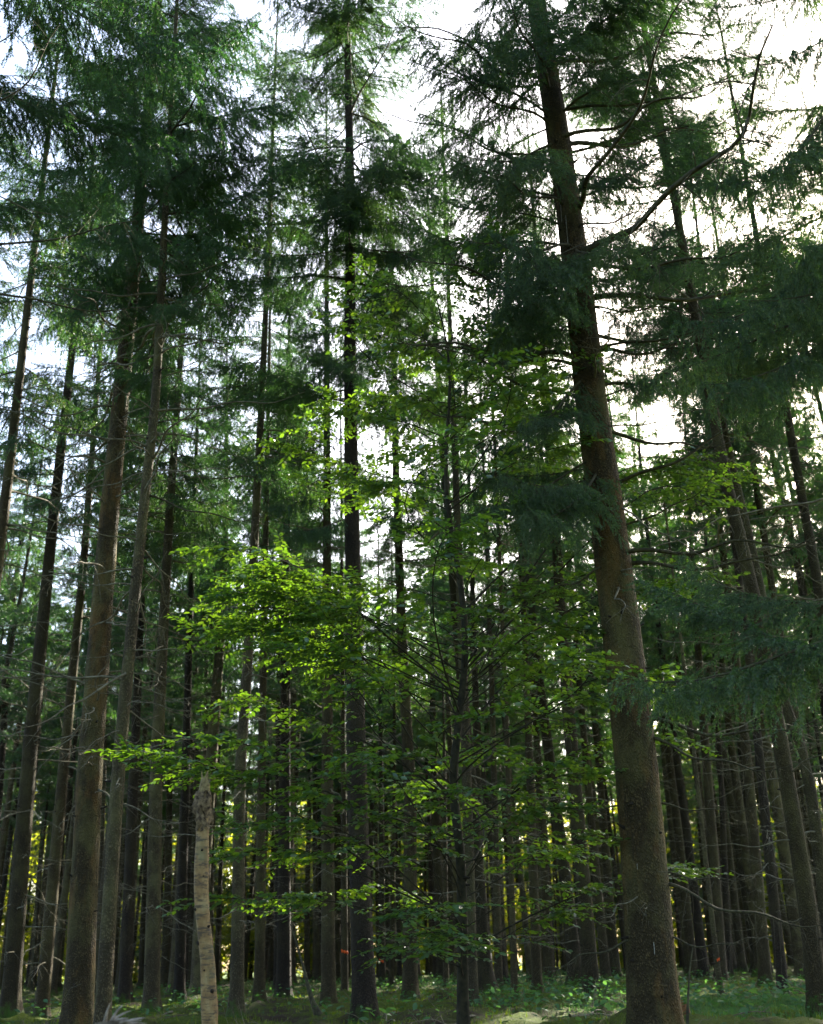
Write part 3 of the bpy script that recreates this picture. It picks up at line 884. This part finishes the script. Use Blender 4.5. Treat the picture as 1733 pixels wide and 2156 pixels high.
# ------------------------------------------------------------------ young beech in the middle
def beech():
    r = np.random.default_rng(9)
    Y = 12.6
    px = [(976, 2156), (974, 1900), (966, 1700), (968, 1400), (964, 1200), (944, 950), (930, 700), (925, 620)]
    P = np.array([on_depth(x, y, Y) for x, y in px])
    gz = float(ground_z(P[0][0], Y)) - .1
    base = np.array([P[0][0] + .02, Y, gz])
    pts = np.vstack([[base], P]) - base
    pts[:, 1] += .12 * np.sin(pts[:, 2] * .8)
    root = thing('beech_tree', base, 'young beech with layered bright green leaves in the middle of the stand', 'beech tree')
    ax = dense_axis(pts, 50)
    H = ax[-1, 2]
    rad = .062 * (1 - .92 * (ax[:, 2] / H)) + .004
    ax[:, 0] += .07 * np.sin(ax[:, 2] * 1.7) * np.clip(ax[:, 2] - 2, 0, 1); ax[:, 1] += .09 * np.sin(ax[:, 2] * 1.3 + 1) - .09 * math.sin(1)
    g = trunk_geo(ax, rad, 12, 9, rough=.05, knots=6)
    link('trunk', g.mesh('trunk', [M_beechbark, M_knot], True), root)
    at = lambda z: np.array([np.interp(z, ax[:, 2], ax[:, i]) for i in range(2)] + [z])
    LP, LD, LU, LS, LB, BR = [], [], [], [], [], []
    n_l = 58
    zs = np.sort(.9 + (H - 1.2) * r.random(n_l) ** .85)
    limbs = []
    for i, z in enumerate(zs):
        u = z / H
        limbs.append((z, i * 2.39996 + r.normal(0, .35), (3.7 * np.clip(.55 + 1.6 * u, 0, 1) * (1 - u) ** .45 + .35) * r.uniform(.42, 1.1)))
    # sprays that the photograph shows by name: far left, glowing clump, low front, right of the big trunk
    for (xe, ye, dY) in [(345, 1590, -1.6), (230, 1540, -2.4), (400, 1285, -.6), (470, 1235, -.9), (520, 1300, -1.0), (560, 1190, -.8), (500, 1180, -1.2), (410, 1860, -1.6), (420, 1770, -1.0),
                         (480, 1700, -1.3), (620, 1650, -1.4), (900, 1960, -2.2), (800, 1900, -2.0), (1000, 1950, -1.8), (1540, 1195, .9), (1480, 1060, 1.0), (1420, 1240, .8), (1480, 970, 1.2), (1530, 965, 1.4),
                         (1260, 1600, -1.0), (1290, 1750, -.6), (1240, 1850, -.5), (1250, 1680, -.9), (1450, 1820, .8), (1430, 1460, .7), (1180, 1580, -1.6), (1200, 1400, -.8), (1150, 1250, -1.0), (1220, 1150, -.4), (1100, 1050, -1.2), (1180, 900, -.5), (1080, 820, -.8), (1150, 1480, -1.6), (1240, 1320, -.3), (1090, 1180, -1.6), (1100, 700, .2), (790, 1000, -.6), (800, 1400, -1.8), (640, 1300, -1.2), (515, 1210, -1.3), (545, 1225, -.9), (575, 1260, -1.2), (535, 1280, -.7), (560, 1330, -1.0), (590, 1210, -.6), (700, 1250, -1.5), (1050, 1640, -1.8)]:
        e = on_depth(xe, ye, Y + dY) - base
        L = np.linalg.norm(e[:2] - at(e[2])[:2])
        z = max(e[2] - r.uniform(.08, .85) * L, .8 + r.uniform(0, .7))
        limbs.append((z, math.atan2(e[1] - at(z)[1], e[0] - at(z)[0]), L * 1.0, e[2]))
    for lb in limbs:
        z, az, L = lb[:3]
        rise = (lb[3] - z) if len(lb) > 3 else L * r.uniform(.28, .55)
        o = at(z)
        gt = Geo()
        K = 13
        s = np.linspace(0, 1, K)
        hd = np.array([math.cos(az), math.sin(az), 0]); hl = np.array([-hd[1], hd[0], 0])
        c1, c2, c3 = r.normal(0, .16), r.normal(0, .05), r.uniform(0, 6)
        ax2 = lambda q: (o + hd * (L * q)[:, None] + hl * (L * (c1 * np.sin(q * 3) + c2 * np.sin(q * 7 + c3) - c2 * math.sin(c3)))[:, None]
                         + np.array([0, 0, 1.])[None] * (rise * np.sin(np.minimum(q * 1.7, 1.57)) - .14 * L * np.maximum(q - .6, 0) + .02 * L * np.sin(q * 8 + c3) * q)[:, None])
        PL = ax2(s)
        V, Q = tubes(PL[None], ((.0032 * L + .0015) * (1 - .85 * s) + .0011)[None], 5)
        gt.add(V, Q, 0)
        n2 = int(8 + L * 8.5)
        q0 = .42 if (len(lb) > 3 and L > 2.2) else .18
        q = q0 + (1 - q0) * r.random(n2) ** .8
        sdn = r.choice([-1., 1.], n2)
        o2 = ax2(q)
        a2 = np.radians(r.uniform(30, 65, n2)) * sdn
        d2 = hd[None] * np.cos(a2)[:, None] + hl[None] * np.sin(a2)[:, None] + np.array([0, 0, 1.])[None] * r.normal(.02, .13, n2)[:, None]
        l2 = (.25 + .75 * r.random(n2)) * (1.25 - .75 * q) * min(1, .4 + L * .25)
        s2 = np.linspace(0, 1, 5)
        P2 = o2[:, None] + d2[:, None] * (l2[:, None] * s2)[..., None]
        P2[..., 2] -= (l2 * r.uniform(0, .22, n2))[:, None] * s2 ** 2
        V, Q = tubes(P2, (.0035 * l2 + .0012)[:, None] * (1 - .6 * s2)[None], 3)
        gt.add(V, Q, 0)
        BR.append(link('branch', gt.mesh('branch', [M_beechbark]), root))
        # leaves in two ranks along the twigs
        for j in range(n2):
            nl = int(l2[j] / .031) + 3
            f = np.linspace(.12, 1, nl)
            p = o2[j] + d2[j] * (l2[j] * f)[:, None]
            p[:, 2] -= (P2[j, 0, 2] + d2[j, 2] * l2[j] - P2[j, -1, 2]) * f ** 2
            sg = np.where(np.arange(nl) % 2, 1., -1.)
            sdv = np.array([-d2[j, 1], d2[j, 0], 0]); sdv /= np.linalg.norm(sdv)
            dd = d2[j] * .75 + sdv * (sg * .85)[:, None] + np.array([0, 0, 1.]) * r.normal(-.22, .28, nl)[:, None]
            LP.append(p + sdv * (sg * .006)[:, None]); LD.append(dd)
            LU.append(np.array([0, 0, 1.])[None] + r.normal(0, .22 + .05 * z, (nl, 3)))
            LS.append(r.uniform(.045, .10, nl)); LB.append(np.full(nl, len(BR) - 1))
    LP = np.concatenate(LP); LD = np.concatenate(LD); LU = np.concatenate(LU); LS = np.concatenate(LS); LB = np.concatenate(LB)
    keep = r.random(len(LP)) < .92
    LP, LD, LU, LS, LB = LP[keep], LD[keep], LU[keep], LS[keep], LB[keep]
    W = LP + base
    dist = np.linalg.norm(W - CAM, axis=1)
    order = np.argsort(dist / LS)
    near, rest = order[:300], order[300:]
    V, Q, _ = leaves_geo(LP[rest], LD[rest], LU[rest], LS[rest])
    tag(link('foliage', mesh_np('foliage', V, [Q], [M_beech]), root), kind='stuff')
    _, _, B = leaves_geo(LP[near], LD[near], LU[near], LS[near])
    lm = mesh_np('leaf', LEAF_V, [LEAF_Q], [M_beech])
    for k, i in enumerate(near):
        M = Matrix.Identity(4)
        for a in range(3):
            for b in range(3): M[a][b] = float(B[k, b, a])
            M[a][3] = float(LP[i, a])
        link('leaf', lm, BR[LB[i]], M)
    print('beech leaves', len(LP))
beech()

# ------------------------------------------------------------------ birch snag
def snag():
    r = np.random.default_rng(5)
    Y = 9.2
    px = [(442, 2156), (440, 2080), (438, 2020), (428, 1945), (423, 1870), (426, 1780), (428, 1720), (427, 1690), (429, 1668)]
    P = np.array([on_depth(x, y, Y) for x, y in px])
    gz = float(ground_z(P[0][0], Y)) - .1
    base = np.array([P[0][0] + .03, Y, gz])
    pts = np.vstack([[base], P]) - base
    root = thing('birch_snag', base, 'broken-off pale birch snag with rotten jagged top', 'dead tree')
    mt, n, out = new_mat('birch_bark')
    v = mapping(n, (1, 1, 1))
    big = noise(n, mapping(n, (2, 2, 1)), 6.5, 5, .7)
    c = ramp(n, big, [(.3, (.11, .055, .014)), (.48, (.215, .130, .042)), (.66, (.30, .21, .085))])
    lent = noise(n, mapping(n, (6, 6, 30)), 1.5, 5, .7)
    c = mixc(n, ramp(n, lent, [(.50, (0, 0, 0)), (.60, (.9, .9, .9))]), c, (.055, .038, .020))
    g2 = noise(n, mapping(n, (1, 1, .6)), 4.5, 4)
    c = mixc(n, ramp(n, g2, [(.55, (0, 0, 0)), (.72, (.7, .7, .7))]), c, (.15, .16, .07))
    p = n.nodes.new('ShaderNodeBsdfPrincipled'); p.inputs['Roughness'].default_value = .75
    n.links.new(c, p.inputs['Base Color'])
    bp = n.nodes.new('ShaderNodeBump'); bp.inputs['Distance'].default_value = .008; bp.inputs['Strength'].default_value = .7
    n.links.new(lent, bp.inputs['Height']); n.links.new(bp.outputs[0], p.inputs['Normal']); n.links.new(p.outputs[0], out.inputs[0])
    rot = plain_mat('rotten_wood', (.030, .020, .012), (.21, .155, .085), 32)
    split = plain_mat('torn_pale_wood', (.10, .075, .035), (.30, .24, .11), 34)
    d = float(np.linalg.norm(P[0] - CAM)); r0 = 29 / FPX * d / 2
    # trunk up to the rotten collar
    seg = dense_axis(pts[:8], 46)
    rad = r0 * (1.02 - .10 * seg[:, 2] / seg[-1, 2]) * (1 + .05 * np.sin(seg[:, 2] * 7) + .07 * np.exp(-((seg[:, 2] - 1.05) / .08) ** 2))
    g = trunk_geo(seg, rad, 20, 5, rough=.05)
    for (zz, a, s) in [(1.15, -1.0, .013), (.85, -.9, .012), (1.75, -2.6, .010), (2.2, -1.4, .008), (1.5, -2.9, .014), (2.45, -1.7, .007), (1.3, -2.0, .006), (2.0, -1.1, .006), (1.62, -.7, .009)]:
        c0 = np.array([np.interp(zz, seg[:, 2], seg[:, i]) for i in range(2)] + [zz]); dd = np.array([math.cos(a), math.sin(a), .2])
        V, Q = tubes((c0 + dd * np.array([r0 * .7, r0 * 1.02, r0 * 1.02 + s])[:, None])[None], np.array([[s * 1.5, s * 1.2, s * .5]]), 7)
        g.add(V, Q, 1)
    link('trunk', g.mesh('trunk', [mt, M_knot], True), root)
    # rotten collar: swollen, ragged
    z0 = seg[-1, 2]; tip = pts[-1]
    cz = np.linspace(z0 - .10, z0 + .20, 9)
    cx = np.interp(cz, pts[:, 2], pts[:, 0])
    cp = np.stack([cx, np.full(9, seg[-1, 1]), cz], -1)
    V, Q = tubes(cp[None], (r0 * np.array([.97, 1.03, 1.0, 1.06, 1.10, 1.16, 1.20, 1.06, .92]))[None], 20)
    V += r.normal(0, .009, V.shape); V[:20, 2] += r.uniform(-.05, .03, 20); V[:, :2] += (r.random((len(V), 1)) < .15) * r.normal(0, .014, (len(V), 2))
    tag(link('rotten_collar', mesh_np('rotten_collar', V, [Q], [rot]), root), 'brown rotten band under the broken tip')
    gs = Geo()
    K = 7
    zz = np.linspace(0, 1, K)
    tp = cp[6] + np.stack([.012 * zz, 0 * zz, -.04 + .15 * zz], -1)
    V, Q = tubes(tp[None], (r0 * (.98 - .34 * zz))[None], 18)
    V = V.reshape(K, 18, 3)
    jag = np.abs(np.sin(np.arange(18) * .9 + .4)) * .10 + r.uniform(0, .06, 18) + .07 * (np.cos(np.arange(18) * 2 * math.pi / 18) > .2)
    V[3:, :, 2] += (jag - .055)[None] * (zz[3:, None] - .3) * 1.5
    V += r.normal(0, .0035, V.shape)
    gs.add(V.reshape(-1, 3), Q, 0)
    cen = tp[-1] - [0, 0, .03]
    gs.add(np.vstack([V[-1], [cen]]), np.array([[i, (i + 1) % 18, 18] for i in range(18)]), 0)
    tag(link('splintered_tip', gs.mesh('splintered_tip', [split]), root), 'pale yellow torn wood tip')
snag()

# ------------------------------------------------------------------ pale splintered root at the bottom edge
def driftwood():
    r = np.random.default_rng(8)
    Y = 6.2
    b = on_depth(238, 2150, Y)
    gz = float(ground_z(b[0], Y)) - .05
    base = np.array([b[0], Y, gz])
    root = thing('splintered_stump', base, 'pale weathered stump torn into splinters', 'stump')
    mt = plain_mat('weathered_wood', (.14, .115, .085), (.38, .33, .27), 26)
    H = b[2] - gz
    z = np.linspace(0, H, 12)
    V, Q = tubes(np.stack([.02 * np.sin(z * 3), 0 * z, z], -1)[None], (.11 - .035 * z / H + .10 * np.exp(-z / .15))[None], 16)
    V += r.normal(0, .004, V.shape)
    link('trunk', mesh_np('trunk', V, [Q], [plain_mat('old_stump_bark', (.05, .04, .03), (.17, .14, .10), 15)]), root)
    for k in range(13):
        a = r.uniform(-.6, 1.4) if k else 1.15
        l = r.uniform(.07, .17) if k else .13
        o = np.array([r.uniform(-.05, .05), r.uniform(-.05, .05), H - .02])
        d = np.array([math.sin(r.uniform(-.4, 1.5)), r.normal(0, .3), r.uniform(.15, .9)]) if k else np.array([.30, 0, 1.])
        d /= np.linalg.norm(d)
        s = np.linspace(0, 1, 6)
        PP = o + d * (l * s)[:, None] + np.array([.02, 0, -.03]) * (s ** 2)[:, None]
        V, Q = tubes(PP[None], (.013 * (1 - s * .85))[None], 6)
        link('splinter', mesh_np('splinter', V, [Q], [mt]), root)
driftwood()

# ------------------------------------------------------------------ paint marks on trunks
M_paint = plain_mat('orange_forest_paint', (.62, .075, .012), (.75, .13, .02), 60, .6)
def paint(lab, x0, y0, x1, y1, h):
    root, base, at, rt = special[lab]
    a, b = on_depth(x0, y0, base[1]), on_depth(x1, y1, base[1])
    V = []
    nseg = 9
    for s in range(nseg):
        f = s / (nseg - 1)
        p = a + (b - a) * f - base
        c = at(p[2]); rr2 = float(rt(p[2])) * 1.05 + .004
        dx = np.clip((p[0] - c[0]) / rr2, -.97, .97)
        yy = c[1] - rr2 * math.sqrt(1 - dx * dx)
        hh = h * (.7 + .5 * math.sin(s * 2.1))
        for k, (dz, o) in enumerate([(-hh / 2, 0), (hh / 2, 0), (hh / 2, .006), (-hh / 2, .006)]):
            V.append([c[0] + dx * rr2, yy - .012 + o, p[2] + dz])
    V = np.array(V)
    Q = [[s * 4 + k, s * 4 + (k + 1) % 4, s * 4 + 4 + (k + 1) % 4, s * 4 + 4 + k] for s in range(nseg - 1) for k in range(4)]
    Q += [[0, 1, 2, 3], [len(V) - 4, len(V) - 3, len(V) - 2, len(V) - 1]]
    tag(link('paint_mark', mesh_np('paint_mark', V, [np.array(Q)], [M_paint]), root), 'bright orange paint stripe on the bark')
paint('thin spruce carrying an orange paint mark', 719, 2002, 734, 2006, .10)
paint('thin far spruce with a small red paint dab', 799, 2021, 808, 2025, .12)
paint('spindly lichen-green spruce pole right of the thickest trunk', 1508, 2022, 1514, 2019, .06)

# ------------------------------------------------------------------ sunlit trees at the far edge of the wood
def edge_trees():
    r = np.random.default_rng(12)
    mes = []
    for v in range(3):
        g = Geo()
        n = 4200
        cl = r.normal(0, 1, (46, 3)) * np.array([1.5, 1.5, 2.3]) + np.array([0, 0, 4.4])
        k = r.integers(0, 46, n)
        p = cl[k] + r.normal(0, .45, (n, 3))
        p[:, 2] = np.maximum(p[:, 2], .25)
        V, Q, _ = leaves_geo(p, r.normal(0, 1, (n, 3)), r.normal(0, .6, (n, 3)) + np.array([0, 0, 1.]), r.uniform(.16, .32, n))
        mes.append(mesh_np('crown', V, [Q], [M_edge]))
    tz = np.linspace(0, 5.5, 7)
    tm = trunk_geo(np.stack([.1 * np.sin(tz), .08 * np.cos(tz), tz], -1), .11 * (1 - tz / 7), 8, 4).mesh('trunk', [M_bark_far, M_knot], True)
    for i in range(44):
        x = -56 + 112 * (i + .5) / 44 + r.normal(0, .7); y = r.uniform(111, 128)
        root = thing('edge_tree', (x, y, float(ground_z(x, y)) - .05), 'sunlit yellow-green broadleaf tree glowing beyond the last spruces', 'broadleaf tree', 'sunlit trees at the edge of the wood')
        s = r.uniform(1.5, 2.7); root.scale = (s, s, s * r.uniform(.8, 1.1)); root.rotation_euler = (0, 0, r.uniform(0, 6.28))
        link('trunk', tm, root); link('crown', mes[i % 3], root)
    for i in range(44):
        x = -48 + 96 * (i + .5) / 44 + r.normal(0, .6); y = r.uniform(102, 110)
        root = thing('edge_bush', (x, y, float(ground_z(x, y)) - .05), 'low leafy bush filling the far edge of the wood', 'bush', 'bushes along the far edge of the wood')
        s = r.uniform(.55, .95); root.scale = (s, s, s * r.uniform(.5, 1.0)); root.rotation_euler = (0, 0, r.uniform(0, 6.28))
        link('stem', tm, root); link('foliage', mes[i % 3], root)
edge_trees()

# ------------------------------------------------------------------ forest floor growth
def undergrowth():
    r = np.random.default_rng(21)
    # blue-green grass, thickest right of the big trunk
    n = 19000
    n1 = 14000
    cx = np.concatenate([r.normal(5.4, 1.3, n1), r.uniform(-13, 13, n - n1)])
    cyy = np.concatenate([r.normal(20.0, 2.2, n1), r.uniform(15, 40, n - n1)])
    z = ground_z(cx, cyy)
    h = np.where(np.arange(n) < n1, r.uniform(.07, .20, n), r.uniform(.04, .12, n))
    a = r.uniform(0, 6.28, n); lean = r.uniform(.1, .7, n) * h
    w_ = r.uniform(.003, .007, n)
    b = np.stack([cx, cyy, z - .02], -1)
    sd = np.stack([np.cos(a + 1.57), np.sin(a + 1.57), 0 * a], -1) * w_[:, None]
    tip = b + np.stack([np.cos(a) * lean, np.sin(a) * lean, h], -1)
    mid = b + np.stack([np.cos(a) * lean * .3, np.sin(a) * lean * .3, h * .6], -1)
    V = np.stack([b - sd, b + sd, mid + sd * .8, mid - sd * .8, tip], 1).reshape(-1, 3)
    i = np.arange(n) * 5
    gm = leaf_mat('forest_grass', [(0, (.045, .095, .045)), (.6, (.07, .14, .06)), (1, (.13, .16, .06))], (1.5, 1.7, .7), .4, .01)
    tag(link('grass', mesh_np('grass', V, [np.stack([i, i + 1, i + 2, i + 3], -1), np.stack([i + 3, i + 2, i + 4], -1)], [gm])),
        'thin blue-green grass on the mossy forest floor', 'grass', kind='stuff')
    # cushions of moss: short upright shoots
    n = 34000
    kx = r.uniform(-14, 14, 420); ky = r.uniform(13, 44, 420)
    k = r.integers(0, 420, n)
    x = kx[k] + r.normal(0, .42, n); y = ky[k] + r.normal(0, .42, n)
    b = np.stack([x, y, ground_z(x, y) + .01], -1)
    h = r.uniform(.035, .11, n); a = r.uniform(0, 6.28, n)
    sd = np.stack([np.cos(a), np.sin(a), 0 * a], -1) * r.uniform(.006, .016, n)[:, None]
    tip = b + np.stack([r.normal(0, .025, n), r.normal(0, .025, n), h], -1)
    V = np.stack([b - sd, b + sd, tip], 1).reshape(-1, 3)
    mm = leaf_mat('moss_shoots', [(0, (.045, .075, .006)), (.6, (.09, .135, .010)), (1, (.15, .17, .03))], (1.6, 1.7, .6), .4, .01)
    tag(link('moss', mesh_np('moss', V, [np.arange(n * 3).reshape(-1, 3)], [mm])), 'bright yellow-green moss cushions on the forest floor', 'moss', kind='stuff')
    # bramble and seedling leaves
    n = 9000
    kx = np.concatenate([r.uniform(-12, 12, 150), r.normal(4.2, 1.6, 60), r.normal(2.2, 2.0, 60)]); ky = np.concatenate([r.uniform(16, 60, 150), r.normal(22, 4, 60), r.normal(44, 6, 60)])
    k = r.integers(0, len(kx), n)
    sp = .25 + .012 * ky[k]
    x = kx[k] + r.normal(0, 1, n) * sp; y = ky[k] + r.normal(0, 1, n) * sp
    p = np.stack([x, y, ground_z(x, y) + r.uniform(.05, .42, n)], -1)
    V, Q, _ = leaves_geo(p, r.normal(0, 1, (n, 3)) * [1, 1, .3], np.array([0, 0, 1.]) + r.normal(0, .3, (n, 3)), r.uniform(.06, .15, n))
    um = leaf_mat('bramble_leaf', [(0, (.035, .09, .04)), (.6, (.06, .13, .06)), (1, (.09, .17, .07))], (1.5, 1.7, .6), .4, .015)
    tag(link('undergrowth', mesh_np('undergrowth', V, [Q], [um])), 'low bramble leaves spread over the forest floor', 'undergrowth', kind='stuff')
    # fallen sticks
    sticks = [gen_dead(600 + i, 1.6, 0).mesh('stick', [M_twig]) for i in range(4)]
    for i in range(90):
        y = r.uniform(15, 42); x = r.uniform(-1, 1) * y * .38
        o = tag(link('fallen_stick', sticks[i % 4]), 'dry grey stick lying on the mossy floor', 'stick', 'dry sticks on the forest floor')
        s = r.uniform(.5, 1.3)
        o.matrix_basis = rot_mat(r.uniform(0, 6.28), r.normal(.02, .06), s, (x, y, float(ground_z(x, y)) + .05), r.uniform(0, 6.28), 1.4)
undergrowth()

# ------------------------------------------------------------------ leaning dead poles, a small cut stump, resin runs
def dead_pole(px, Y, r0, label, seed):
    P = np.array([on_depth(x, y, Y) for x, y in px])
    gz = float(ground_z(P[0][0], Y)) - .05
    if P[0][2] > gz + .2: P = np.vstack([[P[0][0] + (P[0][0] - P[1][0]) * .2, Y, gz], P])
    base = P[0].copy()
    root = thing('dead_pole', base, label, 'dead sapling')
    ax = dense_axis(P - base, 24)
    t = np.linspace(0, 1, 24)
    g = trunk_geo(ax, r0 * (1 - .75 * t), 8, seed, rough=.08)
    link('trunk', g.mesh('trunk', [M_limb], True), root)
    r = np.random.default_rng(seed)
    for k in range(6):
        i = int(r.integers(5, 23))
        link('dead_branch', ME_dead[k % 7], root, rot_mat(r.uniform(0, 6.28), r.normal(0, .4), r.uniform(.15, .4), ax[i]))
dead_pole([(1447, 2156), (1450, 2080), (1452, 2040), (1459, 1995)], 11.5, .022, 'thin broken dead sapling standing just right of the thickest trunk', 701)
dead_pole([(672, 2138), (655, 2100), (640, 2040), (624, 1985), (612, 1945)], 23.0, .05, 'bent dead pole leaning in front of the stout mossy-rooted spruce', 702)

def cut_stump():
    b = on_depth(1438, 2140, 16.5)
    gz = float(ground_z(b[0], 16.5)) - .05
    root = thing('cut_stump', (b[0], 16.5, gz), 'low orange-brown rotten stump in the moss beside the thickest spruce', 'stump')
    r = np.random.default_rng(4)
    z = np.linspace(0, .34, 6)
    V, Q = tubes(np.stack([0 * z, 0 * z, z], -1)[None], (.13 - .04 * z / .34)[None], 14)
    V[-14:, 2] += r.uniform(-.08, .05, 14); V += r.normal(0, .006, V.shape)
    g = Geo(); g.add(V, Q, 0)
    g.add(np.vstack([V[-14:], [[0, 0, .27]]]), np.array([[i, (i + 1) % 14, 14] for i in range(14)]), 0)
    link('trunk', g.mesh('trunk', [plain_mat('rotten_stump', (.07, .03, .012), (.24, .12, .05), 18)]), root)
cut_stump()
